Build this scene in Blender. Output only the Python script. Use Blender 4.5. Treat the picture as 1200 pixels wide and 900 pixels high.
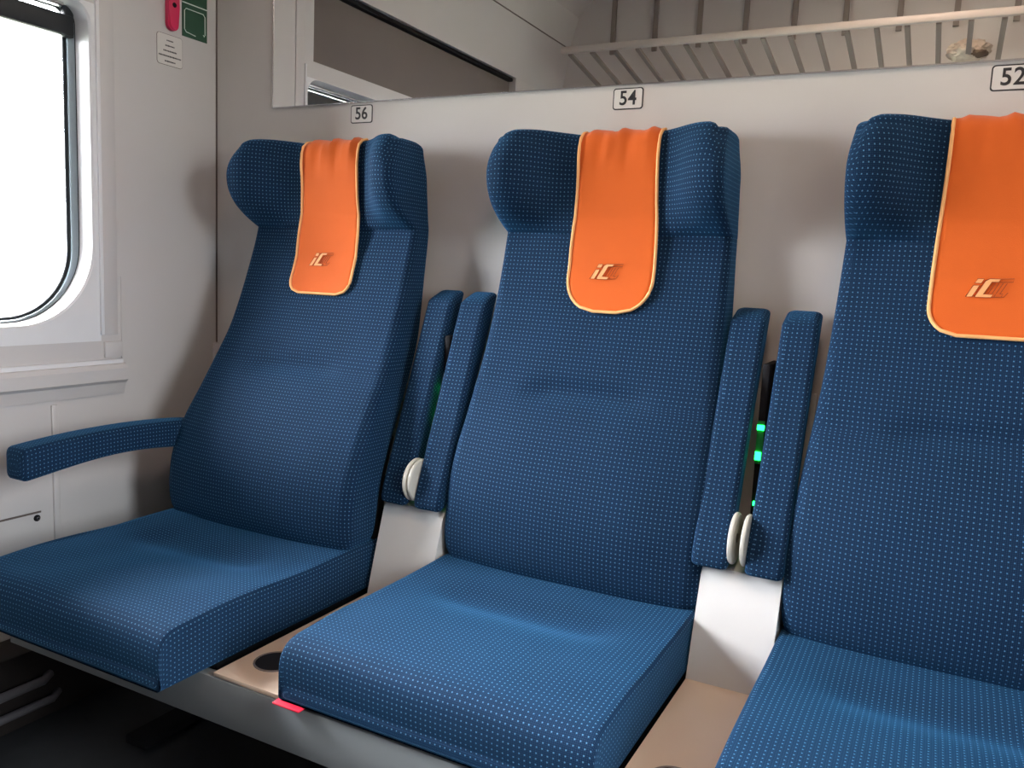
import bpy, bmesh, math, random
from mathutils import Vector, Matrix, noise
random.seed(7)
PI = math.pi
for o in list(bpy.data.objects):
    bpy.data.objects.remove(o)
SC = bpy.context.scene
COL = SC.collection

# ------------------------------------------------------------------ camera, world, light
CZ = 1.03                                   # camera height above the compartment floor
cd = bpy.data.cameras.new('camera'); cam = bpy.data.objects.new('camera', cd); COL.objects.link(cam)
cd.sensor_width = 36.0; cd.lens = 973.468 / 1200 * 36.0; cd.clip_start = 0.02
Rw = Matrix(((0.88568428, 0.10146042, -0.45306638), (0.46196619, -0.09511069, 0.88178297), (0.04637461, -0.99028266, -0.13110932)))
rx, dn, fw = Rw.col[0], Rw.col[1], Rw.col[2]
cam.matrix_world = Matrix(((rx[0], -dn[0], -fw[0], 1.78708), (rx[1], -dn[1], -fw[1], -1.67023), (rx[2], -dn[2], -fw[2], CZ), (0, 0, 0, 1)))
SC.camera = cam
SC.view_settings.view_transform = 'Standard'; SC.view_settings.look = 'None'
SC.view_settings.exposure = 0.12; SC.view_settings.gamma = 1.0
SC.view_settings.use_curve_mapping = False
SKY = 78.0; LAMP_W = 9.0      # sky radiance at the zenith; an overcast sky is a third of that at the horizon
w = bpy.data.worlds.new('overcast_sky'); SC.world = w; w.use_nodes = True
w.node_tree.nodes['Background'].inputs[0].default_value = (0.93, 0.945, 1.0, 1)
wt = w.node_tree; bgn = wt.nodes['Background']
wtc = wt.nodes.new('ShaderNodeTexCoord'); wsx = wt.nodes.new('ShaderNodeSeparateXYZ'); wt.links.new(wtc.outputs['Generated'], wsx.inputs[0])
wmr = wt.nodes.new('ShaderNodeMapRange'); wt.links.new(wsx.outputs['Z'], wmr.inputs[0])
wmr.inputs[1].default_value = 0.0; wmr.inputs[2].default_value = 1.0; wmr.inputs[3].default_value = SKY / 3; wmr.inputs[4].default_value = SKY
wt.links.new(wmr.outputs[0], bgn.inputs[1])
pl = bpy.data.lights.new('window_portal', 'AREA'); pl.shape = 'RECTANGLE'; pl.size = 1.5; pl.size_y = 0.9
pl.cycles.is_portal = True
po = bpy.data.objects.new('window_portal', pl); COL.objects.link(po)
po.location = (-0.09, -1.08, CZ + 0.2); po.rotation_euler = (0, -PI / 2, 0)     # faces +x, into the room
pl2 = bpy.data.lights.new('corridor_portal', 'AREA'); pl2.shape = 'RECTANGLE'; pl2.size = 1.0; pl2.size_y = 0.85; pl2.cycles.is_portal = True
po2 = bpy.data.objects.new('corridor_portal', pl2); COL.objects.link(po2); po2.location = (3.06, -1.025, 1.40); po2.rotation_euler = (0, PI / 2, 0)   # corridor window, faces -x

# ------------------------------------------------------------------ helpers
def tag(o, label=None, cat=None, group=None, kind=None):
    if label: o['label'] = label
    if cat: o['category'] = cat
    if group: o['group'] = group
    if kind: o['kind'] = kind
    return o
def empty(name, loc=(0, 0, 0)):
    o = bpy.data.objects.new(name, None); COL.objects.link(o); o.location = loc; o.empty_display_size = 0.05
    return o
def link(name, me, mat, parent=None):
    o = bpy.data.objects.new(name, me); COL.objects.link(o)
    if mat is not None and not me.materials: me.materials.append(mat)
    if parent is not None:
        o.parent = parent
        loc = Vector(parent.location)
        if parent.parent is not None: loc = loc + Vector(parent.parent.location)
        o.matrix_parent_inverse = Matrix.Identity(4)
        o.location = -loc                    # meshes are written in room coordinates
    return o
def from_bm(name, bm, mat, parent=None, smooth=True, angle=0.7):
    bmesh.ops.recalc_face_normals(bm, faces=bm.faces)
    me = bpy.data.meshes.new(name); bm.to_mesh(me); bm.free()
    if smooth:
        for p in me.polygons: p.use_smooth = True
        try: me.set_sharp_from_angle(angle=angle)
        except Exception: pass
    return link(name, me, mat, parent)
def bx(bm, x0, x1, y0, y1, z0, z1, bev=0.0, seg=2):
    r = bmesh.ops.create_cube(bm, size=1.0)
    vs = r['verts']
    for v in vs:
        v.co = Vector(((x0 + x1) / 2 + v.co.x * (x1 - x0), (y0 + y1) / 2 + v.co.y * (y1 - y0), (z0 + z1) / 2 + v.co.z * (z1 - z0)))
    if bev > 0:
        es = list({e for v in vs for e in v.link_edges})
        bmesh.ops.bevel(bm, geom=es, offset=bev, segments=seg, affect='EDGES', profile=0.5)
def box(name, x0, x1, y0, y1, z0, z1, mat, parent=None, bev=0.0, seg=2):
    bm = bmesh.new(); bx(bm, x0, x1, y0, y1, z0, z1, bev, seg)
    return from_bm(name, bm, mat, parent, smooth=bev > 0)
def tube_bm(bm, pts, r, n=8, closed=False):
    pts = [Vector(p) for p in pts]; rings = []
    m = len(pts); up = Vector((0.31, 0.22, 0.92))
    for i, p in enumerate(pts):
        a = pts[(i - 1) % m] if (closed or i > 0) else p
        b = pts[(i + 1) % m] if (closed or i < m - 1) else p
        t = (b - a).normalized()
        s = t.cross(up)
        if s.length < 1e-3: s = t.cross(Vector((1, 0, 0)))
        s.normalize(); q = s.cross(t)
        rings.append([bm.verts.new(p + s * (r * math.cos(2 * PI * k / n)) + q * (r * math.sin(2 * PI * k / n))) for k in range(n)])
    for i in range(m if closed else m - 1):
        A, B = rings[i], rings[(i + 1) % m]
        for k in range(n): bm.faces.new((A[k], A[(k + 1) % n], B[(k + 1) % n], B[k]))
    if not closed:
        bm.faces.new(rings[0][::-1]); bm.faces.new(rings[-1])
def disc_x(bm, x0, x1, cy, cz, r, n=32, bev=0.0):
    """short cylinder along x"""
    prof = [(x0, r - bev), (x0 + bev, r), (x1 - bev, r), (x1, r - bev)] if bev else [(x0, r), (x1, r)]
    rings = [[bm.verts.new((x, cy + rr * math.cos(2 * PI * k / n), cz + rr * math.sin(2 * PI * k / n))) for k in range(n)] for x, rr in prof]
    for A, B in zip(rings, rings[1:]):
        for k in range(n): bm.faces.new((A[k], A[(k + 1) % n], B[(k + 1) % n], B[k]))
    bm.faces.new(rings[0][::-1]); bm.faces.new(rings[-1])
def interp(tab, t):
    """smooth (monotone-ish Catmull) interpolation in a table [(t, a, b, ..)] sorted by t"""
    if t <= tab[0][0]: return tab[0][1:]
    if t >= tab[-1][0]: return tab[-1][1:]
    for i in range(len(tab) - 1):
        if tab[i][0] <= t <= tab[i + 1][0]:
            p0, p1, p2, p3 = tab[max(i - 1, 0)], tab[i], tab[i + 1], tab[min(i + 2, len(tab) - 1)]
            h = p2[0] - p1[0]; s = (t - p1[0]) / h
            out = []
            for k in range(1, len(p1)):
                m1 = (p2[k] - p0[k]) / max(p2[0] - p0[0], 1e-6) * h
                m2 = (p3[k] - p1[k]) / max(p3[0] - p1[0], 1e-6) * h
                out.append((2 * s**3 - 3 * s * s + 1) * p1[k] + (s**3 - 2 * s * s + s) * m1 + (-2 * s**3 + 3 * s * s) * p2[k] + (s**3 - s * s) * m2)
            return out
def sm(a, b, x):
    t = min(1, max(0, (x - a) / (b - a))); return t * t * (3 - 2 * t)

# ------------------------------------------------------------------ materials
MATS = {}
def nd(nt, t, **k):
    n = nt.nodes.new(t)
    for a, v in k.items(): setattr(n, a, v)
    return n
def mat(name, col, rough=0.5, metal=0.0, var=0.0, scale=30.0, bump=0.0, bscale=200.0, spec=0.5, emit=0.0, sheen=0.0):
    m = bpy.data.materials.new(name); m.use_nodes = True; nt = m.node_tree
    b = nt.nodes['Principled BSDF']
    b.inputs['Roughness'].default_value = rough; b.inputs['Metallic'].default_value = metal
    b.inputs['Specular IOR Level'].default_value = spec
    if sheen: b.inputs['Sheen Weight'].default_value = sheen
    c = (*col, 1)
    tc = nd(nt, 'ShaderNodeTexCoord')
    ns = nd(nt, 'ShaderNodeTexNoise'); ns.inputs['Scale'].default_value = scale; ns.inputs['Detail'].default_value = 3
    nt.links.new(tc.outputs['Object'], ns.inputs['Vector'])
    mx = nd(nt, 'ShaderNodeMix', data_type='RGBA')
    mx.inputs[6].default_value = tuple(v * (1 - var) for v in col) + (1,)
    mx.inputs[7].default_value = tuple(min(1, v * (1 + var)) for v in col) + (1,)
    nt.links.new(ns.outputs['Fac'], mx.inputs[0]); nt.links.new(mx.outputs[2], b.inputs['Base Color'])
    if bump:
        n2 = nd(nt, 'ShaderNodeTexNoise'); n2.inputs['Scale'].default_value = bscale
        nt.links.new(tc.outputs['Object'], n2.inputs['Vector'])
        bp = nd(nt, 'ShaderNodeBump'); bp.inputs['Strength'].default_value = bump; bp.inputs['Distance'].default_value = 0.001
        nt.links.new(n2.outputs['Fac'], bp.inputs['Height']); nt.links.new(bp.outputs['Normal'], b.inputs['Normal'])
    if emit:
        b.inputs['Emission Color'].default_value = c; b.inputs['Emission Strength'].default_value = emit
    MATS[name] = m
    return m
def fabric(name, base, dot, sheen=0.26):
    """dark blue woven plush with a square grid of pale dots, 9 mm apart, laid out in UV metres"""
    m = bpy.data.materials.new(name); m.use_nodes = True; nt = m.node_tree; L = nt.links.new
    b = nt.nodes['Principled BSDF']; b.inputs['Roughness'].default_value = 0.85
    b.inputs['Specular IOR Level'].default_value = 0.15
    b.inputs['Sheen Weight'].default_value = sheen; b.inputs['Sheen Roughness'].default_value = 0.45
    b.inputs['Sheen Tint'].default_value = (0.06, 0.40, 0.85, 1)
    uv = nd(nt, 'ShaderNodeTexCoord')
    nz = nd(nt, 'ShaderNodeTexNoise'); nz.inputs['Scale'].default_value = 90; nz.inputs['Detail'].default_value = 1
    L(uv.outputs['UV'], nz.inputs['Vector'])
    jit = nd(nt, 'ShaderNodeVectorMath', operation='MULTIPLY_ADD')
    L(nz.outputs['Color'], jit.inputs[0]); jit.inputs[1].default_value = (0.0012, 0.0012, 0); L(uv.outputs['UV'], jit.inputs[2])
    def grid(sc, off, r0, r1):
        a = nd(nt, 'ShaderNodeVectorMath', operation='MULTIPLY_ADD'); L(jit.outputs[0], a.inputs[0])
        a.inputs[1].default_value = (sc, sc, 0); a.inputs[2].default_value = (off, off, 0)
        f_ = nd(nt, 'ShaderNodeVectorMath', operation='FRACTION'); L(a.outputs[0], f_.inputs[0])
        s = nd(nt, 'ShaderNodeVectorMath', operation='SUBTRACT'); L(f_.outputs[0], s.inputs[0]); s.inputs[1].default_value = (0.5, 0.5, 0)
        ln = nd(nt, 'ShaderNodeVectorMath', operation='LENGTH'); L(s.outputs[0], ln.inputs[0])
        mr = nd(nt, 'ShaderNodeMapRange', interpolation_type='SMOOTHSTEP'); L(ln.outputs['Value'], mr.inputs[0])
        mr.inputs[1].default_value = r0; mr.inputs[2].default_value = r1; mr.inputs[3].default_value = 1; mr.inputs[4].default_value = 0
        return mr.outputs[0]
    g1 = grid(1 / 0.0084, 0, 0.04, 0.20); g2 = grid(1 / 0.0028, 0.3, 0.15, 0.45)
    n3 = nd(nt, 'ShaderNodeTexNoise'); n3.inputs['Scale'].default_value = 14; n3.inputs['Detail'].default_value = 4
    L(uv.outputs['UV'], n3.inputs['Vector'])
    c0 = nd(nt, 'ShaderNodeMix', data_type='RGBA'); L(n3.outputs['Fac'], c0.inputs[0])
    c0.inputs[6].default_value = tuple(v * 0.8 for v in base) + (1,); c0.inputs[7].default_value = tuple(v * 1.25 for v in base) + (1,)
    c1 = nd(nt, 'ShaderNodeMix', data_type='RGBA'); m2 = nd(nt, 'ShaderNodeMath', operation='MULTIPLY'); L(g2, m2.inputs[0]); m2.inputs[1].default_value = 0.10
    L(m2.outputs[0], c1.inputs[0]); L(c0.outputs[2], c1.inputs[6]); c1.inputs[7].default_value = (*dot, 1)
    c2 = nd(nt, 'ShaderNodeMix', data_type='RGBA'); L(g1, c2.inputs[0]); L(c1.outputs[2], c2.inputs[6]); c2.inputs[7].default_value = (*dot, 1)
    L(c2.outputs[2], b.inputs['Base Color'])
    bp = nd(nt, 'ShaderNodeBump'); bp.inputs['Strength'].default_value = 0.25; bp.inputs['Distance'].default_value = 0.001
    L(g1, bp.inputs['Height']); L(bp.outputs['Normal'], b.inputs['Normal'])
    MATS[name] = m
    return m
FAB = fabric('blue_dotted_plush', (0.0018, 0.0145, 0.046), (0.11, 0.26, 0.42))
PIPE_BLUE = mat('blue_piping', (0.012, 0.05, 0.14), 0.8, sheen=0.3, bump=0.3)
ORANGE = mat('orange_cloth', (0.70, 0.125, 0.015), 0.8, var=0.06, scale=12, bump=0.25, bscale=900, spec=0.2, sheen=0.2)
ORANGE_HEM = mat('pale_orange_hem', (0.95, 0.50, 0.20), 0.7, var=0.05, spec=0.2)
STITCH = mat('brown_stitching', (0.22, 0.035, 0.008), 0.8)
STITCH_L = mat('light_orange_stitching', (0.95, 0.42, 0.16), 0.7)
WALL = mat('warm_white_laminate', (0.62, 0.585, 0.56), 0.42, var=0.02, scale=6, bump=0.05, bscale=400)
SIDE = mat('light_grey_wall_panel', (0.60, 0.575, 0.57), 0.40, var=0.02, scale=5, bump=0.05, bscale=300)
WINF = mat('white_window_frame', (0.78, 0.78, 0.80), 0.35, var=0.02)
GASK = mat('black_rubber', (0.012, 0.016, 0.02), 0.5)
BEVEL = mat('grey_blue_seal', (0.30, 0.36, 0.40), 0.35)
SHELL = mat('white_moulded_shell', (0.70, 0.69, 0.67), 0.4, var=0.03, scale=8)
BEIGE = mat('beige_panel', (0.86, 0.66, 0.50), 0.45, var=0.03, scale=10)
BEAM = mat('grey_painted_metal', (0.24, 0.255, 0.26), 0.4, var=0.04, scale=12)
DARK = mat('dark_plastic', (0.010, 0.010, 0.012), 0.8, spec=0.2)
BLACKHOLE = mat('black_cup_liner', (0.01, 0.01, 0.01), 0.6)
FLOOR = mat('dark_floor_covering', (0.025, 0.027, 0.03), 0.45, var=0.3, scale=25)
BROWNK = mat('dark_brown_duct', (0.02, 0.016, 0.015), 0.5, var=0.2)
CHROME = mat('brushed_steel', (0.62, 0.62, 0.64), 0.25, 1.0)
RAIL = mat('worn_steel', (0.22, 0.21, 0.23), 0.45, 0.6)
TAUPE = mat('taupe_blind_fabric', (0.17, 0.145, 0.135), 0.9, var=0.03, scale=8)
RACK = mat('pale_rack_metal', (0.55, 0.50, 0.46), 0.4, var=0.03)
RACKBAR = mat('grey_rack_bar', (0.27, 0.23, 0.205), 0.5, var=0.05)
CEIL = mat('ceiling_panel', (0.62, 0.59, 0.57), 0.5, var=0.02, scale=4)
LINE = mat('panel_joint', (0.14, 0.11, 0.10), 0.8)
RED = mat('red_lever', (0.62, 0.015, 0.09), 0.35)
GREEN = mat('dark_green_sign', (0.018, 0.075, 0.04), 0.5, var=0.1)
SIGNW = mat('white_sign_print', (0.75, 0.80, 0.75), 0.5)
STICK = mat('sticker_white', (0.70, 0.675, 0.65), 0.4)
INK = mat('black_ink', (0.015, 0.015, 0.018), 0.5)
REDTAB = mat('red_label', (0.80, 0.015, 0.05), 0.5)
LED = mat('green_led', (0.01, 0.85, 0.10), 0.5, emit=9.0)
LEDB = mat('green_plastic', (0.02, 0.25, 0.06), 0.3)
CAP = mat('cream_plastic', (0.62, 0.60, 0.53), 0.4)
FUR = mat('cream_fur', (0.66, 0.56, 0.46), 0.95, var=0.3, scale=60)
FURB = mat('brown_fur', (0.14, 0.09, 0.06), 0.95, var=0.3, scale=60)
GRASS = mat('pale_field', (0.155, 0.165, 0.125), 0.9, var=0.2, scale=0.3)
def glassmat():
    m = bpy.data.materials.new('window_glass'); m.use_nodes = True; nt = m.node_tree
    nt.nodes.remove(nt.nodes['Principled BSDF'])
    t = nd(nt, 'ShaderNodeBsdfTransparent'); g = nd(nt, 'ShaderNodeBsdfGlossy'); g.inputs['Roughness'].default_value = 0.0
    t.inputs[0].default_value = (0.93, 0.94, 0.935, 1)
    fr = nd(nt, 'ShaderNodeFresnel'); fr.inputs[0].default_value = 1.45
    mx = nd(nt, 'ShaderNodeMixShader')
    nt.links.new(fr.outputs[0], mx.inputs[0]); nt.links.new(t.outputs[0], mx.inputs[1]); nt.links.new(g.outputs[0], mx.inputs[2])
    nt.links.new(mx.outputs[0], nt.nodes['Material Output'].inputs[0]); return m
GLASS = glassmat()
MIRROR = mat('mirror_silver', (0.93, 0.93, 0.93), 0.0, 1.0)

# ------------------------------------------------------------------ the room shell
RX = 2.22; RY = -2.20; HZ = 2.40
Z = lambda z: CZ + z                        # heights below are measured from the camera's eye level
def struct(o): o['kind'] = 'structure'; return o
struct(box('floor', -0.06, 3.10, RY - 0.05, 0.05, -0.05, 0.0, FLOOR))
struct(box('wall_back', -0.06, 3.10, 0.0, 0.05, 0.0, HZ, WALL))
struct(box('wall_front', -0.06, 3.10, RY - 0.05, RY, 0.0, HZ, WALL))
# corridor side: glazed front of the compartment, corridor and its window beyond
def wall_with_hole(name, x0, x1, y0, y1, hy0, hy1, hz0, hz1, m):
    bm = bmesh.new()
    bx(bm, x0, x1, y0, y1, 0, hz0); bx(bm, x0, x1, y0, y1, hz1, HZ); bx(bm, x0, x1, y0, hy0, hz0, hz1); bx(bm, x0, x1, hy1, y1, hz0, hz1)
    return struct(from_bm(name, bm, m, smooth=False))
wall_with_hole('wall_right', RX, RX + 0.04, RY, 0.0, -1.32, -0.74, 0.45, 1.85, WALL)
w2 = struct(empty('window_2', (RX, -1.1, 0.12)))
box('pane', RX + 0.016, RX + 0.022, -1.32, -0.74, 0.45, 1.85, GLASS, w2)
for y in (-1.32, -0.77): box('stile', RX + 0.004, RX + 0.036, y, y + 0.03, 0.45, 1.85, BEAM, w2, 0.003)
wall_with_hole('wall_corridor', 3.06, 3.10, RY, 0.0, -1.45, -0.60, 0.90, 1.90, SIDE)
w3 = struct(empty('window_3', (3.06, -1.1, 0.9))); box('pane', 3.075, 3.080, -1.45, -0.60, 0.90, 1.90, GLASS, w3)
# ceiling: flat middle and a slope that comes down to the window wall
def extrude_y(name, prof, y0, y1, m):
    bm = bmesh.new()
    a = [bm.verts.new((x, y0, z)) for x, z in prof]; b = [bm.verts.new((x, y1, z)) for x, z in prof]
    n = len(prof)
    for i in range(n): bm.faces.new((a[i], a[(i + 1) % n], b[(i + 1) % n], b[i]))
    bm.faces.new(a[::-1]); bm.faces.new(b)
    return from_bm(name, bm, m, smooth=False)
struct(extrude_y('ceiling', [(0.035, Z(1.10)), (0.075, Z(1.24)), (0.16, Z(1.33)), (0.30, HZ - 0.005), (3.10, HZ - 0.005), (3.10, HZ + 0.05), (-0.05, HZ + 0.05), (-0.05, Z(1.10))], RY, 0.0, CEIL))
# window wall: slabs round the window opening and round the blind recess above it
WY0, WY1, WZ0, WZ1 = -1.84, -0.357, Z(-0.205), Z(0.565)
BY0, BY1, BZ0, BZ1 = -1.72, -0.393, Z(0.615), Z(0.86)
bm = bmesh.new()
bx(bm, -0.06, 0, RY, 0, 0, WZ0)
bx(bm, -0.06, 0, WY1, 0, WZ0, WZ1)
bx(bm, -0.06, 0, RY, WY0, WZ0, WZ1)
bx(bm, -0.06, 0, RY, 0, WZ1, BZ0)
bx(bm, -0.06, 0, BY1, 0, BZ0, BZ1)
bx(bm, -0.06, 0, RY, BY0, BZ0, BZ1)
bx(bm, -0.075, -0.045, BY0, BY1, BZ0, BZ1)
vs = [bm.verts.new((x, y, z)) for y in (RY, 0) for x, z in ((0, BZ1), (0.035, Z(1.10)), (-0.06, Z(1.10)), (-0.06, BZ1))]
for f4 in ((0, 1, 5, 4), (1, 2, 6, 5), (2, 3, 7, 6), (3, 0, 4, 7), (0, 3, 2, 1), (4, 5, 6, 7)): bm.faces.new([vs[i] for i in f4])
wl = struct(from_bm('wall_left', bm, SIDE, smooth=False))
# blind: taupe cloth in the recess, dark strip standing in for the shadow line along its top
bl = empty('roller_blind', (-0.03, -1.05, BZ0)); tag(bl, 'taupe roller blind cloth in the long recess above the window', 'blind')
box('blind_cloth', -0.044, -0.030, BY0 + 0.004, BY1 - 0.004, BZ0 + 0.001, BZ1 - 0.018, TAUPE, bl, 0.002)
box('shadow_strip', -0.044, -0.012, BY0 + 0.004, BY1 - 0.004, BZ1 - 0.017, BZ1 - 0.001, DARK, bl, 0.004)

# ---- window: panel with rounded hole, deep reveal, seal, gasket, glass
def rrect(y0, y1, z0, z1, r, n=12, top=None):
    pts = []; rb_ = r
    for sy, sz, a0 in ((1, 1, 0), (0, 1, PI / 2), (0, 0, PI), (1, 0, 1.5 * PI)):
        r = rb_ if (sz == 0 or rb_ < 0.1) else rb_ - 0.14       # the window's upper corners are tight
        cy = y1 - r if sy else y0 + r; cz = z1 - r if sz else z0 + r
        for k in range(n + 1):
            a = a0 + (PI / 2) * k / n; pts.append((cy + r * math.cos(a), cz + r * math.sin(a)))
    return pts
def loops(name, ls, m, parent, smooth=True):
    """bridges consecutive loops [(x, pts)]"""
    bm = bmesh.new(); rings = [[bm.verts.new((x, y, z)) for y, z in pts] for x, pts in ls]
    n = len(rings[0])
    for A, B in zip(rings, rings[1:]):
        for k in range(n): bm.faces.new((A[k], A[(k + 1) % n], B[(k + 1) % n], B[k]))
    return from_bm(name, bm, m, parent, smooth, 0.5)
win = struct(empty('window_1', (0, -1.1, WZ0)))
GY0, GY1, GZ0, GZ1 = -1.808, -0.392, Z(-0.150), Z(0.555)
OY0, OY1, OZ0, OZ1 = -1.827, -0.373, Z(-0.163), Z(0.563)
o_in = rrect(OY0, OY1, OZ0, OZ1, 0.185); 
o_in2 = rrect(OY0 + 0.0, OY1 - 0.0, OZ0 + 0.003, OZ1 - 0.003, 0.182)
def rrsq(pts):  # the outer rectangle with one point per loop point
    return rrect(WY0, WY1, WZ0, WZ1, 0.0005)
loops('window_frame', [(-0.055, rrsq(0)), (0.0, rrsq(0)), (0.0, rrect(OY0 - .004, OY1 + .004, OZ0 - .004, OZ1 + .001, 0.187)), (-0.004, o_in), (-0.05, o_in2)], WINF, win)
loops('window_seal', [(-0.050, o_in2), (-0.052, rrect(OY0 + .002, OY1 - .002, OZ0 + .003, OZ1 - .005, 0.178)), (-0.064, rrect(GY0 - .006, GY1 + .006, GZ0 - .005, GZ1 - .001, 0.166))], BEVEL, win)
loops('shadow_gap', [(-0.0495, rrect(OY0 + .0005, OY1 - .0005, OZ0 + .0035, OZ1 - .0035, 0.181)), (-0.0495, rrect(OY0 + .0025, OY1 - .0025, OZ0 + .0052, OZ1 - .0055, 0.179))], DARK, win)
loops('rubber_gasket', [(-0.063, rrect(GY0 - .006, GY1 + .006, GZ0 - .005, GZ1 - .001, 0.166)), (-0.061, rrect(GY0 - .002, GY1 + .002, GZ0 - .002, GZ1 - .003, 0.163)), (-0.068, rrect(GY0 + .003, GY1 - .003, GZ0 + .003, GZ1 - .006, 0.158))], GASK, win)
bm = bmesh.new(); bm.faces.new([bm.verts.new((-0.066, y, z)) for y, z in rrect(GY0, GY1, GZ0, GZ1, 0.16)])
from_bm('pane', bm, GLASS, win, smooth=False)
box('sash_bar', -0.066, -0.040, GY0 + 0.01, GY1 + 0.012, Z(0.490), Z(0.535), GASK, win, 0.006)
box('sash_upright', -0.064, -0.046, GY1 - 0.008, GY1 + 0.014, Z(0.488), Z(0.556), GASK, win, 0.003)
box('vent_handle', -0.050, -0.030, GY0 + 0.05, GY1 - 0.02, Z(0.548), Z(0.557), CHROME, win, 0.003)
struct(box('trim_1', -0.001, 0.006, WY1 - 0.003, WY1 + 0.006, Z(-0.19), Z(0.60), WINF, None, 0.002))
struct(box('trim_11', -0.001, 0.003, -0.350, -0.313, Z(-0.19), Z(0.855), SIDE, None, 0.0012))
struct(box('trim_2', -0.001, 0.009, RY + 0.03, -0.303, Z(-0.262), Z(-0.250), WINF, None, 0.003))
# sill: a long ledge whose underside is in shade
struct(extrude_y('trim_3', [(-0.001, Z(-0.258)), (0.016, Z(-0.262)), (0.022, Z(-0.272)), (0.022, Z(-0.300)), (0.012, Z(-0.308)), (0.004, Z(-0.336)), (-0.001, Z(-0.336))], RY + 0.03, -0.300, SIDE))
# panel joints and latches of the window wall
struct(box('trim_4', -0.001, 0.0025, -0.3035, -0.3015, Z(-0.255), Z(-0.05), SIDE, None))
struct(box('trim_5', -0.001, 0.007, -0.352, -0.303, Z(-0.245), Z(-0.207), SIDE, None, 0.002))
struct(box('trim_6', -0.001, 0.0022, RY + 0.03, -0.520, Z(-0.590), Z(-0.586), LINE, None))
struct(box('trim_7', -0.001, 0.006, -0.490, -0.474, Z(-0.72), Z(-0.345), SIDE, None, 0.003))
bm = bmesh.new(); disc_x(bm, 0.0, 0.004, -0.530, Z(-0.601), 0.0075, 20, 0.001)
lt = from_bm('round_latch', bm, DARK); tag(lt, 'small round dark latch with a bright key head on the window wall', 'latch')
bm = bmesh.new(); disc_x(bm, 0.0035, 0.007, -0.530, Z(-0.601), 0.0038, 16, 0.001)
lh = from_bm('key_head', bm, CHROME, lt)
# corner joint between the window wall and the partition
struct(box('trim_8', 0.0, 0.003, -0.0035, -0.0005, Z(-0.225), HZ - 0.02, LINE, None))
struct(box('trim_9', 0.0, 0.010, -0.016, -0.0005, Z(-0.70), Z(-0.228), SIDE, None, 0.002))
# duct with steel rail low on the window wall
du = empty('heating_duct', (0.06, -1.1, 0)); tag(du, 'dark brown heating duct with steel rail low under the window', 'heater')
box('housing', 0.001, 0.10, RY + 0.02, -0.30, 0.001, 0.17, BROWNK, du, 0.008)
bm = bmesh.new(); tube_bm(bm, [(0.118, RY + 0.05, 0.10), (0.118, -0.60, 0.10), (0.100, -0.575, 0.10)], 0.010, 10); from_bm('rail', bm, RAIL, du)
bm = bmesh.new(); tube_bm(bm, [(0.115, RY + 0.05, 0.055), (0.118, -0.58, 0.050), (0.098, -0.555, 0.050)], 0.009, 10); from_bm('rail', bm, RAIL, du)
# field outside
bm = bmesh.new(); vs = [bm.verts.new(p) for p in ((-0.8, -60, -1.2), (-0.8, 60, -1.2), (-120, 60, -1.2), (-120, -60, -1.2))]; bm.faces.new(vs)
bx(bm, 3.9, 120, -60, 60, -1.3, -1.2)
gr = from_bm('ground', bm, GRASS, smooth=False); tag(gr, kind='structure')

# ------------------------------------------------------------------ mirror on the partition, seat numbers
mi = empty('wall_mirror', (1.1, -0.004, Z(0.395))); tag(mi, 'long frameless mirror above the seats on the partition wall', 'mirror')
MX0, MX1, MZ0, MZ1 = 0.205, 2.10, Z(0.3955), Z(0.80)
box('mirror_glass', MX0, MX1, -0.006, -0.001, MZ0, MZ1, MIRROR, mi)
bm = bmesh.new()
bx(bm, MX0 - 0.002, MX0 - 0.0001, -0.0075, -0.001, MZ0 - 0.002, MZ1); bx(bm, MX0 - 0.002, MX1, -0.0075, -0.001, MZ0 - 0.0026, MZ0 - 0.0001)
from_bm('edge_strip', bm, CHROME, mi, smooth=False)

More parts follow.
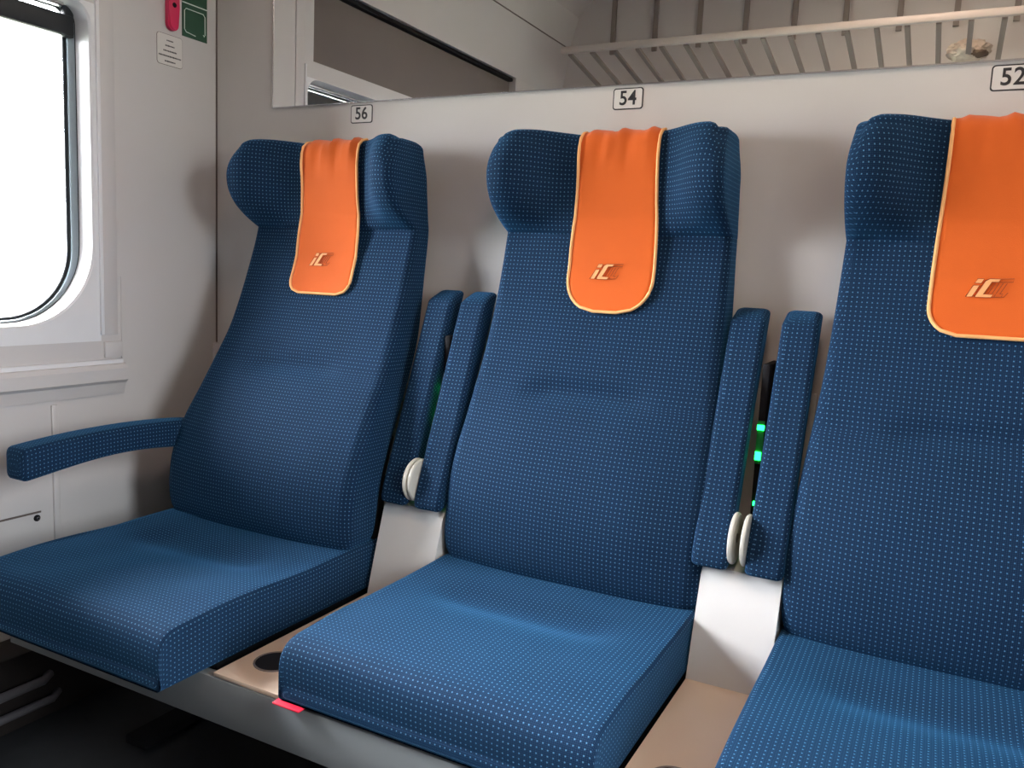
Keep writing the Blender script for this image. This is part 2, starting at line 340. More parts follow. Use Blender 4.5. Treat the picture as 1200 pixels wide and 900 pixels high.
def text_mesh(name, s, size, m, parent, origin, xdir, ydir, off=0.0, shear=0.0, extr=0.0004, xs=1.0):
    cu = bpy.data.curves.new(name, 'FONT'); cu.body = s; cu.size = size; cu.align_x = 'CENTER'; cu.align_y = 'CENTER'
    cu.extrude = extr; cu.offset = off; cu.shear = shear; cu.space_character = 1.05; cu.resolution_u = 5
    t = bpy.data.objects.new(name + '_curve', cu); COL.objects.link(t)
    dg = bpy.context.evaluated_depsgraph_get(); me = bpy.data.meshes.new_from_object(t.evaluated_get(dg))
    bpy.data.objects.remove(t); bpy.data.curves.remove(cu)
    xd, yd = Vector(xdir), Vector(ydir); zd = xd.cross(yd); O = Vector(origin)
    for v in me.vertices: v.co = O + xd * (v.co.x * xs) + yd * v.co.y + zd * v.co.z
    me.materials.clear()
    return link(name, me, m, parent)
def seat_plate(num, cx, cz, where):
    r = empty('seat_number_plate', (cx, -0.002, cz)); tag(r, 'white seat number sticker reading %s %s' % (num, where), 'number plate', 'seat number stickers')
    def plate(name, hw, hh, rad, y0, y1, m):
        bm = bmesh.new(); n = 6; pts = []
        for sx, sz, a0 in ((1, 1, 0), (-1, 1, PI / 2), (-1, -1, PI), (1, -1, 1.5 * PI)):
            for k in range(n + 1):
                a = a0 + PI / 2 * k / n; pts.append((cx + sx * (hw - rad) + rad * math.cos(a), cz + sz * (hh - rad) + rad * math.sin(a)))
        A = [bm.verts.new((x, y0, z)) for x, z in pts]; B = [bm.verts.new((x, y1, z)) for x, z in pts]
        bm.faces.new(A); bm.faces.new(B[::-1])
        for k in range(len(A)): bm.faces.new((A[k], B[k], B[(k + 1) % len(A)], A[(k + 1) % len(A)]))
        return from_bm(name, bm, m, r, smooth=False)
    plate('border', 0.0325, 0.0215, 0.006, -0.0012, 0.0, INK)
    plate('face', 0.0302, 0.0192, 0.0045, -0.0018, -0.001, STICK)
    text_mesh('digits', num, 0.040, INK, r, (cx, -0.0022, cz), (1, 0, 0), (0, 0, 1), off=0.0006, xs=0.92)
    return r
seat_plate('56', 0.4855, Z(0.3672), 'above the seat by the window')
seat_plate('54', 1.1660, Z(0.3675), 'above the middle seat')
seat_plate('52', 1.8480, Z(0.3665), 'above the seat nearest the camera')

# ------------------------------------------------------------------ loft for upholstery
def loft(secs, mp, r=0.018, rb=0.012, nf=44, cap0=0.012, cap1=0.012, capn=4, nl=None):
    """secs: list of (l, hw, front(u), back(u)); mp(x, d, l) -> Vector. front d < back d. returns bm with UV in metres"""
    bm = bmesh.new(); uvl = bm.loops.layers.uv.new('UVMap')
    na = 5
    def ring(l, hw, fr, bk, s=0.0, dl=0.0):
        """s 0..1 shrinks towards the mid surface"""
        pts = []; ex = hw - r
        ef, eb = fr(1.0), bk(1.0); mid = 0.5 * (ef + eb)
        def put(x, d, u):
            m_ = 0.5 * (fr(u) + bk(u)); sh = s
            pts.append((x * (1 - s * min(0.02, hw * 0.5) / hw), d + (m_ - d) * sh, l + dl, u))
        for k in range(nf):                                   # front, left to right
            u = -1 + 2 * k / (nf - 1); put(u * ex, fr(u * ex / hw), u * ex / hw)
        for k in range(1, na + 1):                            # right front corner
            a = (PI / 2) * k / na; put(ex + r * math.sin(a), ef + r * (1 - math.cos(a)), 1.0)
        for k in range(1, na + 1):                            # right side
            d0, d1 = ef + r, eb - rb; put(hw, d0 + (d1 - d0) * k / na, 1.0)
        for k in range(1, na + 1):
            a = (PI / 2) * k / na; put(hw - rb + rb * math.cos(a), eb - rb + rb * math.sin(a), 1.0)
        for k in range(1, nf):                                # back, right to left
            u = 1 - 2 * k / (nf - 1); put(u * (hw - rb), bk(u), u)
        for k in range(1, na + 1):
            a = (PI / 2) * k / na; put(-(hw - rb) - rb * math.sin(a), eb - rb + rb * math.cos(a), -1.0)
        for k in range(1, na + 1):
            d0, d1 = eb - rb, ef + r; put(-hw, d0 + (d1 - d0) * k / na, -1.0)
        for k in range(1, na):
            a = (PI / 2) * k / na; put(-hw + r - r * math.cos(a), ef + r - r * math.sin(a), -1.0)
        return pts
    R_ = []
    l, hw, fr, bk = secs[0]; sg = 1 if secs[-1][0] > secs[0][0] else -1
    if cap0:
        for k in range(capn):
            a = (PI / 2) * k / capn; R_.append(ring(l, hw, fr, bk, (1 - math.sin(a)) * 0.8, -sg * cap0 * math.cos(a)))
    for sc in secs: R_.append(ring(*sc))
    l, hw, fr, bk = secs[-1]
    if cap1:
        for k in range(1, capn + 1):
            a = (PI / 2) * k / capn; R_.append(ring(l, hw, fr, bk, (1 - math.cos(a)) * 0.8, sg * cap1 * math.sin(a)))
    n = len(R_[0]); V = []; UV = []
    vacc = [0.0] * n
    for i, rg in enumerate(R_):
        V.append([bm.verts.new(mp(p[0], p[1], p[2], p[3])) for p in rg])
    k0 = nf // 2
    for i in range(len(R_)):
        if i > 0: 
            d = (V[i][k0].co - V[i - 1][k0].co).length; vacc = [v + d for v in vacc]
        us = [0.0]
        for k in range(1, n + 1): us.append(us[-1] + (V[i][k % n].co - V[i][k - 1].co).length)
        c = us[k0]; UV.append([(u - c, vacc[0]) for u in us])
    for i in range(len(R_) - 1):
        for k in range(n):
            k2 = (k + 1) % n
            f_ = bm.faces.new((V[i][k], V[i][k2], V[i + 1][k2], V[i + 1][k]))
            for lp, q in zip(f_.loops, (UV[i][k], UV[i][k + 1], UV[i + 1][k + 1], UV[i + 1][k])): lp[uvl].uv = q
    for i in (0, len(R_) - 1):
        B0 = nf - 1 + 3 * na; row = V[i]
        for k in range(nf - 1):                               # close the end between the front and the back row
            f_ = bm.faces.new((row[k], row[k + 1], row[B0 + nf - 2 - k], row[B0 + nf - 1 - k]))
            for lp in f_.loops: lp[uvl].uv = (lp.vert.co.x, lp.vert.co.y + lp.vert.co.z)
        bm.faces.new(row[nf - 1:B0 + 1]); bm.faces.new(row[B0 + nf - 1:] + [row[0]])
    return bm

# ------------------------------------------------------------------ seats
BACK = [  # z, half width, front at edge, front at centre, back
    (-0.607, 0.236, -0.218, -0.230, -0.150), (-0.600, 0.249, -0.228, -0.240, -0.150), (-0.585, 0.261, -0.238, -0.251, -0.148), (-0.560, 0.268, -0.242, -0.260, -0.145), (-0.52, 0.270, -0.243, -0.266, -0.140), (-0.45, 0.270, -0.236, -0.264, -0.128),
    (-0.37, 0.267, -0.215, -0.243, -0.105), (-0.30, 0.262, -0.187, -0.212, -0.080), (-0.22, 0.255, -0.158, -0.168, -0.052), (-0.16, 0.250, -0.138, -0.148, -0.036),
    (-0.05, 0.245, -0.105, -0.112, -0.022), (0.03, 0.242, -0.088, -0.092, -0.016), (0.090, 0.240, -0.078, -0.080, -0.012)]
HEAD = [  # z, wing edge, centre, back
    (0.088, -0.078, -0.084, -0.012), (0.098, -0.098, -0.087, -0.013), (0.115, -0.127, -0.089, -0.016), (0.14, -0.158, -0.091, -0.019), (0.17, -0.178, -0.092, -0.023), (0.20, -0.184, -0.092, -0.026),
    (0.23, -0.180, -0.092, -0.030), (0.255, -0.167, -0.090, -0.034), (0.270, -0.152, -0.088, -0.036)]
CUSH = [  # t, l = -y, top z at edge, top z at centre, bottom z
    (0.00, 0.10, -0.588, -0.590, -0.688), (0.10, 0.20, -0.587, -0.588, -0.688), (0.20, 0.30, -0.588, -0.592, -0.688), (0.30, 0.40, -0.589, -0.596, -0.688), (0.40, 0.50, -0.588, -0.589, -0.688),
    (0.50, 0.60, -0.587, -0.585, -0.688), (0.56, 0.66, -0.589, -0.586, -0.688), (0.59, 0.692, -0.5915, -0.589, -0.688), (0.61, 0.708, -0.598, -0.596, -0.688), (0.63, 0.718, -0.610, -0.608, -0.688),
    (0.65, 0.722, -0.627, -0.626, -0.688), (0.67, 0.722, -0.648, -0.648, -0.688), (0.69, 0.719, -0.669, -0.669, -0.688)]
def head_center(z): return interp(HEAD, z)[1]
def back_front(z, dyf):
    return interp(BACK, z)[2] + dyf(z)
def armrest_profile(n=14):
    """side outline (along, thick): 0 = pivot end, 0.47 = free end"""
    L, H = 0.468, 0.062; top = []; bot = []
    for k in range(n + 1):
        s = k / n
        t_ = 0.0 + 0.006 * math.sin(PI * s); b_ = -H + 0.010 * math.sin(PI * min(1, s * 1.15)) ** 2
        top.append((L * s, t_)); bot.append((L * s, b_))
    return top, bot
def armrest_bm(mp, hw=0.032):
    """mp(x, along, thick)"""
    secs = []; L = 0.468
    ss = [0, .008, .02, .04, .07, .1] + [0.1 + 0.80 * k / 14 for k in range(1, 14)] + [.9, .94, .965, .98, .988, .994, .998, 1.0]
    for s in ss:
        e0 = math.sqrt(max(0, 1 - ((0.045 - min(0.045, L * s)) / 0.045) ** 2)); q = (0.010 - min(0.010, L * (1 - s))) / 0.010; e1 = math.sqrt(max(0, 1 - q * q))
        th = 0.033 * (0.50 + 0.50 * e0) - 0.009 * (1 - e1) - 0.004 * math.sin(PI * s) ** 2
        c = 0.004 * math.sin(PI * s)
        secs.append((L * s, hw - 0.009 * (1 - e1), (lambda u, c=c, th=th: -(c + th)), (lambda u, c=c, th=th: -(c - th))))
    return loft(secs, lambda x, d, l, u: mp(x, l, -d), r=0.011, rb=0.011, nf=10, cap0=0.006, cap1=0.002)

def make_seat(xc, dyf, dcush, label, arm_left_down, arms, left_arm=True, right_arm=True):
    root = empty('train_seat', (xc, -0.35, Z(-0.69)))
    tag(root, label, 'seat', 'blue compartment seats')
    # backrest
    secs = []
    N = 64
    for k in range(N + 1):
        z = BACK[0][0] + (BACK[-1][0] - BACK[0][0]) * k / N
        hw, fe, fc, bk = interp(BACK, z)
        def fr(u, z=z, fe=fe, fc=fc):
            a = min(1, abs(u)); m_ = 1 - a ** 2.6
            y = fe + (fc - fe) * m_
            win_ = 1 - sm(0.30, 0.62, a)
            y += 0.017 * math.exp(-((z + 0.232 + 0.012 * u * u) / (0.013 if z < -0.232 else 0.022)) ** 2) * win_      # lumbar fold
            y += 0.0022 * noise.noise(Vector((u * 2.2, z * 7, xc)))
            return y + dyf(z)
        secs.append((z, hw, fr, (lambda u, bk=bk, z=z: bk + dyf(z))))
    bm = loft(secs, lambda x, d, l, u: Vector((xc + x, d, Z(l))), r=0.016, rb=0.012, cap0=0.016, cap1=0.004)
    from_bm('backrest', bm, FAB, root, angle=1.2)
    # headrest with forward wings
    secs = []
    for k in range(31):
        z = HEAD[0][0] + (HEAD[-1][0] - HEAD[0][0]) * k / 30
        we, fc, bk = interp(HEAD, z)
        def fr(u, we=we, fc=fc, z=z):
            a = abs(u); return fc + (we - fc) * sm(0.42, 0.86, a) + dyf(0.09)
        hw = 0.241 - 0.006 * sm(0.2, 0.28, z)
        secs.append((z, hw, fr, (lambda u, bk=bk: bk + dyf(0.09))))
    def mph(x, d, l, u):
        a = min(1, abs(u)); k = sm(0.17, 0.27, l)
        return Vector((xc + x, d, Z(l + k * (0.006 * sm(0.3, 0.75, a) - 0.010 * sm(0.86, 1.0, a) - 0.004 * (1 - sm(0.2, 0.5, a))))))
    bm = loft(secs, mph, r=0.020, rb=0.014, cap0=0.005, cap1=0.018, capn=6)
    from_bm('headrest', bm, FAB, root, angle=1.2)
    # cushion
    secs = []; N = 84
    for k in range(N + 1):
        l, te, tc_, bo = interp(CUSH, 0.69 * k / N)
        def fr(u, te=te, tc_=tc_, l=l):
            a = min(1, abs(u)); z = te + (tc_ - te) * (1 - a ** 2.2)
            z += 0.003 * sm(0.2, 0.55, l) * (1 - sm(0.55, 0.66, l)) * (sm(0.35, 0.72, a) - 0.5 * sm(0.75, 1.0, a))
            wv = 1 - sm(0.45, 0.75, a)
            q = l - 0.405
            z -= 0.007 * wv * math.exp(-(q / (0.040 if q > 0 else 0.060)) ** 2)
            z += 0.0025 * noise.noise(Vector((u * 2, l * 7, xc * 3)))
            return -z
        hw = 0.268
        secs.append((l, hw, fr, (lambda u, bo=bo: -bo)))
    bm = loft(secs, lambda x, d, l, u: Vector((xc + x, -l + dcush, Z(-d))), r=0.009, rb=0.006, cap0=0.006, cap1=0.002)
    cu = from_bm('seat_cushion', bm, FAB, root, angle=1.2)
    # seat carrier: dark plate behind the backrest foot and under the cushion
    bm = bmesh.new()
    bx(bm, xc - 0.255, xc + 0.255, -0.59 + dcush, -0.14 + dcush, Z(-0.7085), Z(-0.688), 0.004)
    from_bm('seat_runner', bm, DARK, root)
    bm = bmesh.new(); pts = [(-0.140, -0.60), (-0.122, -0.45), (-0.100, -0.37), (-0.090, -0.37), (-0.106, -0.45), (-0.112, -0.69), (-0.140, -0.69)]
    A = [bm.verts.new((xc - 0.258, y + dyf(z), Z(z))) for y, z in pts]; B = [bm.verts.new((xc + 0.258, y + dyf(z), Z(z))) for y, z in pts]
    for k in range(len(pts)): bm.faces.new((A[k], A[(k + 1) % len(pts)], B[(k + 1) % len(pts)], B[k]))
    bm.faces.new(A[::-1]); bm.faces.new(B)
    from_bm('back_plate', bm, DARK, root, smooth=False)
    # armrests
    T = math.atan2(0.178, 0.456); ct, st = math.cos(T), math.sin(T)
    for side, on in ((-1, left_arm), (1, right_arm)):
        if not on: continue
        ax = arms[0] if side < 0 else arms[1]
        if side < 0 and arm_left_down:
            ax = xc - 0.286
            m_ = lambda x, a, t: Vector((ax + x, -0.225 - a * 0.995, Z(-0.420 + 0.014 * math.sin(PI * a / 0.47)) + t))
            pv = Vector((ax, -0.245, Z(-0.41)))
        else:
            y0, z0 = -0.235, -0.488
            m_ = lambda x, a, t: Vector((ax + x, y0 + a * st - t * ct, Z(z0 + a * ct - t * st * 1.0)))
            pv = Vector((ax, y0 + 0.035 * st, Z(z0 + 0.045)))
        ar = from_bm('armrest', armrest_bm(m_), FAB, root, angle=1.2)
        bm = bmesh.new(); xi = ax + side * 0.0322
        disc_x(bm, min(xi, xi + side * 0.008), max(xi, xi + side * 0.008), pv.y, pv.z, 0.046 if not (side < 0 and arm_left_down) else 0.025, 32, 0.002)
        from_bm('pivot_cap', bm, CAP, ar, angle=0.6)
        bm = bmesh.new(); disc_x(bm, min(xi, xi + side * 0.0092), max(xi, xi + side * 0.0092), pv.y - 0.004, pv.z + 0.002, 0.009, 16, 0.001)
        from_bm('pivot_screw', bm, CHROME, ar, angle=0.6)
    return root

flat = lambda z: 0.0
def recl(z):   # the window seat is slid forward and leans back
    return interp([(-0.62, -0.100), (-0.50, -0.100), (-0.41, -0.092), (-0.30, -0.068), (-0.23, -0.052), (-0.15, -0.036), (-0.03, -0.026), (0.09, -0.014), (0.30, -0.014)], z)[0]
SEATS = [(0.472, recl, -0.088), (1.176, flat, 0.0), (1.858, flat, 0.0)]
make_seat(*SEATS[0], 'blue dotted seat with winged headrest beside the window, left armrest folded down', True, (0.186, 0.787))
make_seat(*SEATS[1], 'blue dotted middle seat with winged headrest, both armrests folded up', False, (0.872, 1.463))
make_seat(*SEATS[2], 'blue dotted seat cut off by the right edge of the photo, left armrest folded up', False, (1.557, 2.149))

# the three seats of the bench opposite, behind the camera: copies of the middle seat turned round
proto = [o for o in bpy.data.objects if o.name == 'train_seat.001'][0]
for x in (0.485, 1.166, 1.846):
    r = proto.copy(); COL.objects.link(r); r.location = (x, -2.20 + 0.35, Z(-0.69)); r.rotation_euler = (0, 0, PI)
    tag(r, 'blue dotted seat on the bench opposite, behind the camera', 'seat', 'seats of the opposite bench')
    for ch in proto.children:
        c = ch.copy(); COL.objects.link(c); c.parent = r
        for g in ch.children:
            d = g.copy(); COL.objects.link(d); d.parent = c
box('opposite_bench', 0.188, 2.19, -2.08, -1.488, Z(-0.781), Z(-0.712), BEAM); bpy.data.objects['opposite_bench'].name = 'seat_bench'
ob = bpy.data.objects['seat_bench']; tag(ob, 'grey metal bench frame of the seats opposite, behind the camera', 'bench')
for x in (0.36, 1.30, 2.05): box('bench_leg', x - 0.02, x + 0.02, -1.88, -1.80, 0.0, Z(-0.7805), DARK, ob)

# ------------------------------------------------------------------ headrest covers
def cover(xc, dyf, woff, W0, W1, rc, zb, label, light):
    xo = xc + woff
    root = empty('headrest_cover', (xo, -0.1 + dyf(0.09), Z(0.28))); tag(root, label, 'headrest cover', 'orange headrest covers')
    nu, zt = 17, 0.284
    path = []                                             # (y, z) from behind the top, over, down the front
    for k in range(7):
        a = PI * (0.0 + k / 6)
        yc, ry = -0.062, 0.034
        path.append((yc + ry * math.cos(a) + dyf(0.09), 0.262 + 0.031 * math.sin(a)))
    zz = [0.25 - (0.25 - zb) * k / 46 for k in range(47)]
    def front(z):
        if z > 0.12: y = head_center(z) + dyf(0.09)
        elif z < 0.02: y = back_front(z, dyf)
        else:
            t = (z - 0.02) / 0.10; y = t * (head_center(0.12) + dyf(0.09)) + (1 - t) * back_front(0.02, dyf)
        return y - 0.0065
    for z in zz: path.append((front(z), z))
    def half(z):
        W = W0 + (W1 - W0) * sm(0.25, -0.0, z)
        d = (zb + rc) - z
        if d > 0: W = W - rc + math.sqrt(max(0, rc * rc - min(d, rc) ** 2))
        return W
    bm = bmesh.new(); rows = []; 
    def P(i, s):
        y, z = path[i]; h = half(z); x = s * h
        wr = 0.010 * sm(0.17, 0.27, z) * (math.sin(s * 9 + 1.0 + 8 * (0.28 - z)) + 0.6 * math.sin(s * 17 + 2)) if i > 2 else 0
        return Vector((xo + x, y - abs(wr) * 0.6 - 0.0012 * math.sin(z * 40 + s), Z(z + (wr * 0.25 if i < 9 else 0))))
    for i in range(len(path)): rows.append([bm.verts.new(P(i, -1 + 2 * k / (nu - 1))) for k in range(nu)])
    for A, B in zip(rows, rows[1:]):
        for k in range(nu - 1): bm.faces.new((A[k], A[k + 1], B[k + 1], B[k]))
    o = from_bm('cloth', bm, ORANGE, root, angle=2.0)
    sd = o.modifiers.new('thick', 'SOLIDIFY'); sd.thickness = 0.002; sd.offset = 0
    # hem piping along the sides and round the foot
    last = len(path) - 1
    pts = [P(i, -1) for i in range(3, last + 1)] + [P(last, -1 + 2 * k / 8) for k in range(1, 8)] + [P(i, 1) for i in range(last, 2, -1)]
    pts = [p + Vector((0, -0.0008, 0)) for i, p in enumerate(pts) if i == 0 or (p - pts[i - 1]).length > 1e-4]
    bm = bmesh.new(); tube_bm(bm, pts, 0.0032, 8); from_bm('hem', bm, ORANGE_HEM, root, angle=2)
    # embroidered emblem: slanted "i" and nested square C shapes, outlined
    Hh, sl = 0.0305, 0.50
    lx = xo - 0.040; lz = -0.002
    def E(a, b, e=0.0042):                                # emblem units (a along, b up 0..1)
        z = lz + b * Hh; x = lx + (a + sl * b) * Hh
        return Vector((x, front(z) - e - 0.0008, Z(z)))
    def stroke(bm, pts, r=0.00045, closed=False): tube_bm(bm, [E(*p) for p in pts], r, 5, closed)
    glyphs = [[(0, 0), (0.30, 0), (0.30, 0.62), (0, 0.62)], [(0.0, 0.74), (0.30, 0.74), (0.30, 0.98), (0.0, 0.98)]]
    big = [(0.42, 0), (1.18, 0), (1.18, 0.17), (0.74, 0.17), (0.74, 0.83), (1.06, 0.83), (1.06, 1.0), (0.56, 1.0), (0.42, 0.88)]
    bm = bmesh.new()
    for g in glyphs + [big]:
        stroke(bm, g, closed=True)
    for a in (0.92, 1.10, 1.28, 1.46):
        stroke(bm, [(a + 0.02, 0.22), (a + 0.02, 0.78)])
    stroke(bm, [(1.18, 0.02), (1.75, 0.06), (1.80, 0.30)]); stroke(bm, [(1.06, 1.0), (1.66, 1.04), (1.70, 0.86), (1.10, 0.83)])
    stroke(bm, [(1.46, 0.22), (1.62, 0.22), (1.62, 0.08)]); stroke(bm, [(1.30, 0.17), (1.30, 0.02)])
    from_bm('emblem_outline', bm, STITCH, root)
    bm = bmesh.new()
    for g in glyphs: bm.faces.new([bm.verts.new(E(a, b, 0.0038)) for a, b in g])
    for q in ([(0.42, 0), (0.74, 0), (0.74, 1.0), (0.56, 1.0), (0.42, 0.88)], [(0.74, 0), (1.18, 0), (1.18, 0.17), (0.74, 0.17)], [(0.74, 0.83), (1.06, 0.83), (1.06, 1.0), (0.74, 1.0)]):
        bm.faces.new([bm.verts.new(E(a, b, 0.0038)) for a, b in q])
    from_bm('emblem_fill', bm, STITCH_L, root, smooth=False)
cover(SEATS[0][0], recl, 0.012, 0.080, 0.089, 0.034, -0.066, 'orange headrest cloth with pale hem and stitched emblem on the window seat', True)
cover(SEATS[1][0], flat, 0.014, 0.081, 0.090, 0.066, -0.066, 'orange headrest cloth with rounded end on the middle seat', False)
cover(SEATS[2][0], flat, -0.004, 0.086, 0.092, 0.045, -0.066, 'darker orange headrest cloth cut off by the right photo edge', False)

# ------------------------------------------------------------------ bench: beam, beige panels, white shells
be = empty('seat_bench', (1.15, -0.4, 0)); tag(be, 'grey metal bench frame with a long front beam under the seats', 'bench')
BXA, BXB = 0.188, 2.19
bm = bmesh.new()
bx(bm, BXA, BXB, -0.712, -0.690, Z(-0.781), Z(-0.699), 0.002)
from_bm('front_beam', bm, BEAM, be)
box('bed_plate', BXA, BXB, -0.690, -0.12, Z(-0.735), Z(-0.712), DARK, be)
for i, (x0, x1) in enumerate(((0.752, 0.902), (1.4475, 1.587))):
    co = empty('seat_console', ((x0 + x1) / 2, -0.4, Z(-0.7115)))
    tag(co, ('beige and white console between the window seat and the middle seat', 'beige and white console between the middle seat and the right seat')[i], 'console', 'consoles between the seats')
    p = box('beige_panel', x0, x1, -0.711, -0.288, Z(-0.6985), Z(-0.690), BEIGE, co, 0.002)
    if True:
        cx, cy = (x0 + x1) / 2 + (-0.014 if i == 0 else 0.002), (-0.628 if i == 0 else -0.600)
        for nm, r0, r1, zz, m_ in (('cup_ring', 0.034, 0.0375, -0.6885, RACKBAR), ('cup_liner', 0.0, 0.034, -0.6890, BLACKHOLE)):
            bm = bmesh.new(); n = 32
            B = [bm.verts.new((cx + r1 * math.cos(2 * PI * k / n), cy + r1 * math.sin(2 * PI * k / n), Z(zz))) for k in range(n)]
            if r0:
                A = [bm.verts.new((cx + r0 * math.cos(2 * PI * k / n), cy + r0 * math.sin(2 * PI * k / n), Z(zz))) for k in range(n)]
                C_ = [bm.verts.new((cx + r1 * math.cos(2 * PI * k / n), cy + r1 * math.sin(2 * PI * k / n), Z(-0.6905))) for k in range(n)]
                for k in range(n): k2 = (k + 1) % n; bm.faces.new((A[k], B[k], B[k2], A[k2])); bm.faces.new((B[k], C_[k], C_[k2], B[k2]))
            else: bm.faces.new(B)
            from_bm(nm, bm, m_, p, smooth=False)
    # white shell rising behind the panel to the armrest pivots
    pr = [(-0.288, -0.692), (-0.262, -0.60), (-0.236, -0.515), (-0.226, -0.502), (-0.20, -0.497), (-0.06, -0.485), (-0.035, -0.42), (-0.012, -0.20), (-0.004, -0.20), (-0.004, -0.7115), (-0.288, -0.7115)]
    bm = bmesh.new(); A = [bm.verts.new((x0, y, Z(z))) for y, z in pr]; B = [bm.verts.new((x1, y, Z(z))) for y, z in pr]
    for k in range(len(pr)): bm.faces.new((A[k], A[(k + 1) % len(pr)], B[(k + 1) % len(pr)], B[k]))
    bm.faces.new(A[::-1]); bm.faces.new(B)
    from_bm('white_shell', bm, SHELL, co, angle=0.45)
# legs of the bench
for x in (0.36, 1.30, 2.05):
    bm = bmesh.new(); bx(bm, x - 0.03, x + 0.03, -0.56, -0.14, 0.0, 0.02, 0.003); bx(bm, x - 0.02, x + 0.02, -0.40, -0.32, 0.018, Z(-0.734), 0.003)
    from_bm('bench_leg', bm, DARK, be)
# red label under the middle cushion
t_ = box('red_label_tag', 0.905, 0.960, -0.734, -0.7125, Z(-0.6925), Z(-0.6885), REDTAB, None, 0.002)
tag(t_, 'small red fabric tag poking out under the middle seat cushion', 'tag')
# green-lit power sockets between the raised armrests
for i, (sx, lab) in enumerate(((0.829, 'green-lit socket glowing between the armrests left of the middle seat'), (1.510, 'green-lit socket glowing between the armrests right of the middle seat'))):
    r = empty('power_socket', (sx, -0.07, Z(-0.35))); tag(r, lab, 'socket', 'green-lit sockets')
    box('socket_body', sx - 0.007, sx + 0.007, -0.125, -0.034, Z(-0.46), Z(-0.14), DARK, r, 0.004)
    box('light_bar', sx - 0.0065, sx + 0.0065, -0.1285, -0.1245, Z(-0.325), Z(-0.245), LEDB, r, 0.001)
    box('led', sx - 0.0065, sx + 0.0065, -0.131, -0.127, Z(-0.262), Z(-0.252), LED, r, 0.001)
    box('led', sx - 0.0065, sx + 0.0045, -0.131, -0.127, Z(-0.318), Z(-0.302), LED, r, 0.001)
    box('led', sx - 0.003, sx + 0.003, -0.130, -0.124, Z(-0.404), Z(-0.396), LED, r, 0.001)
    box('cable_clip', sx - 0.007, sx + 0.007, -0.100, -0.030, Z(-0.155), Z(-0.148), DARK, r)

# ------------------------------------------------------------------ emergency lever, note and sign on the window wall
hl = empty('emergency_hammer', (0.01, -0.15, Z(0.56))); tag(hl, 'red emergency hammer lever hanging on the window wall', 'lever')
bm = bmesh.new(); pts = [(-0.1655, 0.74), (-0.1665, 0.62), (-0.1665, 0.578)] + [(-0.150 - 0.0165 * math.cos(PI * k / 8), 0.578 - 0.0165 * math.sin(PI * k / 8)) for k in range(1, 8)] + [(-0.1335, 0.578), (-0.1335, 0.62), (-0.1345, 0.74)]
A = [bm.verts.new((0.002, y, Z(z))) for y, z in pts]; B = [bm.verts.new((0.016, y, Z(z))) for y, z in pts]
for k in range(len(pts)): bm.faces.new((A[k], A[(k + 1) % len(pts)], B[(k + 1) % len(pts)], B[k]))
bm.faces.new(A); fB = bm.faces.new(B[::-1])
bmesh.ops.bevel(bm, geom=list(fB.edges), offset=0.004, segments=3, affect='EDGES')
from_bm('lever', bm, RED, hl)
bm = bmesh.new(); disc_x(bm, 0.015, 0.018, -0.150, Z(0.622), 0.006, 16, 0.001); from_bm('pin', bm, DARK, hl)
def plate_x(name, y0, y1, z0, z1, rad, x0, x1, m, parent):
    bm = bmesh.new(); pts = rrect(y0, y1, Z(z0), Z(z1), rad, 6)
    A = [bm.verts.new((x0, y, z)) for y, z in pts]; B = [bm.verts.new((x1, y, z)) for y, z in pts]
    bm.faces.new(A); bm.faces.new(B[::-1])
    for k in range(len(A)): bm.faces.new((A[k], B[k], B[(k + 1) % len(A)], A[(k + 1) % len(A)]))
    return from_bm(name, bm, m, parent, smooth=False)
nt_ = empty('notice_sticker', (0.001, -0.15, Z(0.48))); tag(nt_, 'small white notice sticker with lines of print below the red lever', 'sticker')
plate_x('border', -0.191, -0.113, 0.477, 0.552, 0.008, 0.0, 0.0008, LINE, nt_)
plate_x('face', -0.1900, -0.1140, 0.478, 0.551, 0.007, 0.0006, 0.0012, STICK, nt_)
for k, (wd, cy) in enumerate(((0.020, -0.152), (0.028, -0.152), (0.040, -0.152), (0.068, -0.152), (0.032, -0.152))):   # print too small to read
    bm = bmesh.new(); y = cy - wd / 2; zc = 0.537 - 0.0125 * k
    while y < cy + wd / 2:
        l_ = random.uniform(0.002, 0.004); h_ = random.uniform(0.0022, 0.0034)
        bx(bm, 0.001, 0.0015, y, min(y + l_, cy + wd / 2), Z(zc - h_ / 2 - 0.0005), Z(zc + h_ / 2)); y += l_ + 0.0009
    from_bm('print_line', bm, INK, nt_, smooth=False)
gs = empty('escape_sign', (0.001, -0.075, Z(0.56))); tag(gs, 'dark green escape sign with white outline beside the red lever', 'sign')
bm = bmesh.new(); bx(bm, 0.0, 0.0015, -0.114, -0.034, Z(0.561), Z(0.74)); from_bm('board', bm, GREEN, gs, smooth=False)
bm = bmesh.new(); tube_bm(bm, [(0.0016, y, Z(z)) for y, z in [(-0.072, 0.5695), (-0.102, 0.573), (-0.107, 0.579), (-0.107, 0.624), (-0.102, 0.630), (-0.047, 0.630), (-0.041, 0.624), (-0.041, 0.580), (-0.044, 0.575), (-0.047, 0.579)]], 0.0012, 6)
from_bm('outline', bm, SIGNW, gs)
bm = bmesh.new(); bx(bm, 0.0014, 0.002, -0.114, -0.034, Z(0.642), Z(0.6445)); from_bm('divider', bm, SIGNW, gs, smooth=False)

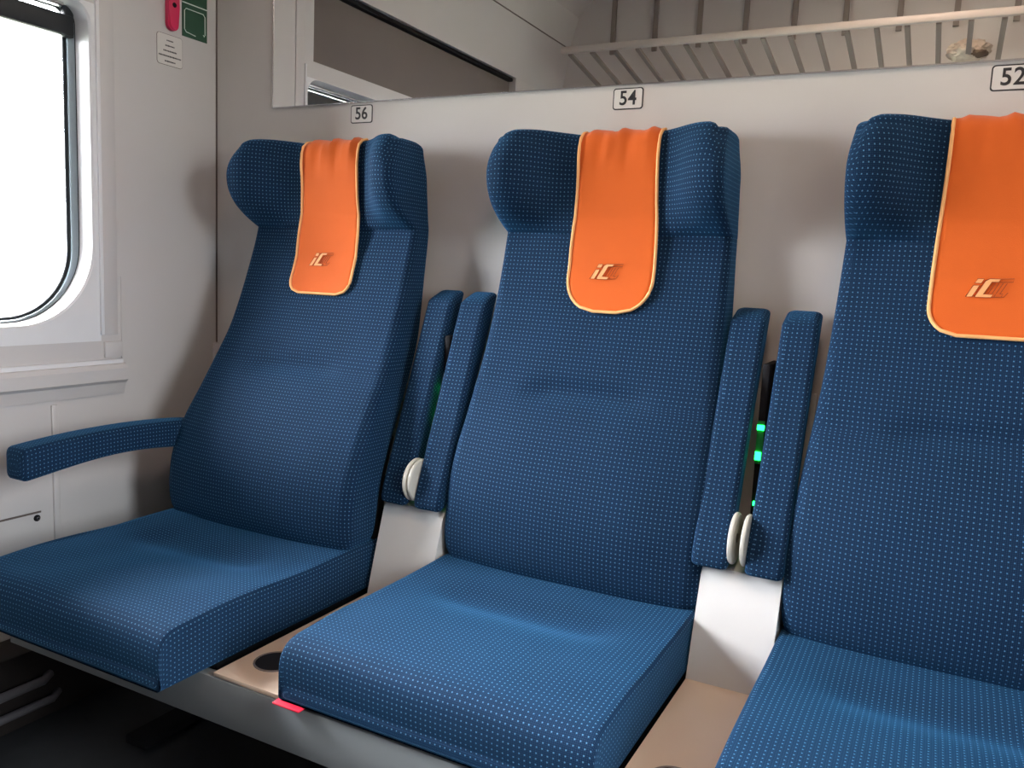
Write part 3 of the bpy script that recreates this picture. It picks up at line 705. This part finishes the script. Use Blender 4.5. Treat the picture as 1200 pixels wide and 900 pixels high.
# ------------------------------------------------------------------ luggage rack over the seats opposite (seen in the mirror)
ra = empty('luggage_rack', (1.1, -1.95, Z(0.9))); tag(ra, 'pale metal luggage rack with slanted bars seen in the mirror', 'rack')
box('front_rail', 0.20, 2.20, -1.764, -1.738, Z(0.953), Z(0.981), RACK, ra, 0.006)
box('rear_rail', 0.02, 2.20, -2.195, -2.175, Z(0.868), Z(0.890), RACK, ra, 0.004)
me_s = None
for k in range(20):
    x = 0.235 + k * 0.102
    if me_s is None:
        bm = bmesh.new(); vs = []
        for y, z in ((-1.765, 0.955), (-2.18, 0.885)):
            for dx, dz in ((-0.009, 0), (0.009, 0), (0.009, 0.012), (-0.009, 0.012)): vs.append(bm.verts.new((dx, y, Z(z + dz - 0.006))))
        for f4 in ((0, 1, 5, 4), (1, 2, 6, 5), (2, 3, 7, 6), (3, 0, 4, 7), (3, 2, 1, 0), (4, 5, 6, 7)): bm.faces.new([vs[i] for i in f4])
        o = from_bm('rack_bar', bm, RACKBAR, ra, smooth=False); me_s = o.data
    else: o = link('rack_bar', me_s, None, ra)
    o.location.x += x
me_s = None
for k in range(10):
    x = 0.26 + k * 0.207
    if me_s is None:
        bm = bmesh.new(); bx(bm, -0.011, 0.011, -2.199, -2.186, Z(1.055), HZ - 0.03)
        o = from_bm('wall_strip', bm, RACKBAR, ra, smooth=False); me_s = o.data
    else: o = link('wall_strip', me_s, None, ra)
    o.location.x += x
# joints of the ceiling slope
struct(box('trim_10', 0.030, 0.0365, RY + 0.002, -0.002, Z(1.095), Z(1.100), LINE, None))
# fluffy bundle on the rack
hx, hy, hz = 1.765, -2.09, 0.925
fb = empty('fluffy_hat', (hx, hy, Z(hz - 0.03))); tag(fb, 'fluffy cream hat with brown underside lying on the luggage rack', 'hat')
bm = bmesh.new(); bmesh.ops.create_icosphere(bm, subdivisions=4, radius=1.0)
for v in bm.verts:
    n_ = 1 + 0.22 * noise.noise(v.co * 2.3) + 0.12 * noise.noise(v.co * 7)
    v.co = Vector((hx + v.co.x * 0.072 * n_, hy + v.co.y * 0.08 * n_, Z(hz) + v.co.z * 0.040 * n_ + (0.004)))
from_bm('crown', bm, FUR, fb)
bm = bmesh.new(); bmesh.ops.create_icosphere(bm, subdivisions=3, radius=1.0)
for v in bm.verts:
    n_ = 1 + 0.3 * noise.noise(v.co * 3)
    v.co = Vector((hx + 0.038 + v.co.x * 0.030 * n_, hy + 0.045 + v.co.y * 0.04 * n_, Z(hz - 0.018) + v.co.z * 0.012 * n_))
from_bm('brim', bm, FURB, fb)

# ------------------------------------------------------------------ ceiling lamp
la = empty('ceiling_lamp', (1.68, -1.13, HZ - 0.01)); tag(la, 'warm ceiling lamp near the compartment door', 'lamp')
LX0, LX1, LY0, LY1 = 1.50, 1.86, -1.26, -1.00
box('lamp_housing', LX0 - 0.02, LX1 + 0.02, LY0 - 0.02, LY1 + 0.02, HZ - 0.030, HZ - 0.006, RACK, la, 0.004)
DIFF = mat('lamp_diffuser', (1.0, 0.80, 0.62), 0.5, emit=0.8)
box('diffuser', LX0, LX1, LY0, LY1, HZ - 0.034, HZ - 0.029, DIFF, la)
ld = bpy.data.lights.new('lamp_light', 'AREA'); ld.shape = 'RECTANGLE'; ld.size = LX1 - LX0; ld.size_y = LY1 - LY0; ld.energy = LAMP_W; ld.color = (1.0, 0.73, 0.57)
lo = bpy.data.objects.new('lamp_light', ld); COL.objects.link(lo); lo.location = ((LX0 + LX1) / 2, (LY0 + LY1) / 2, HZ - 0.04)
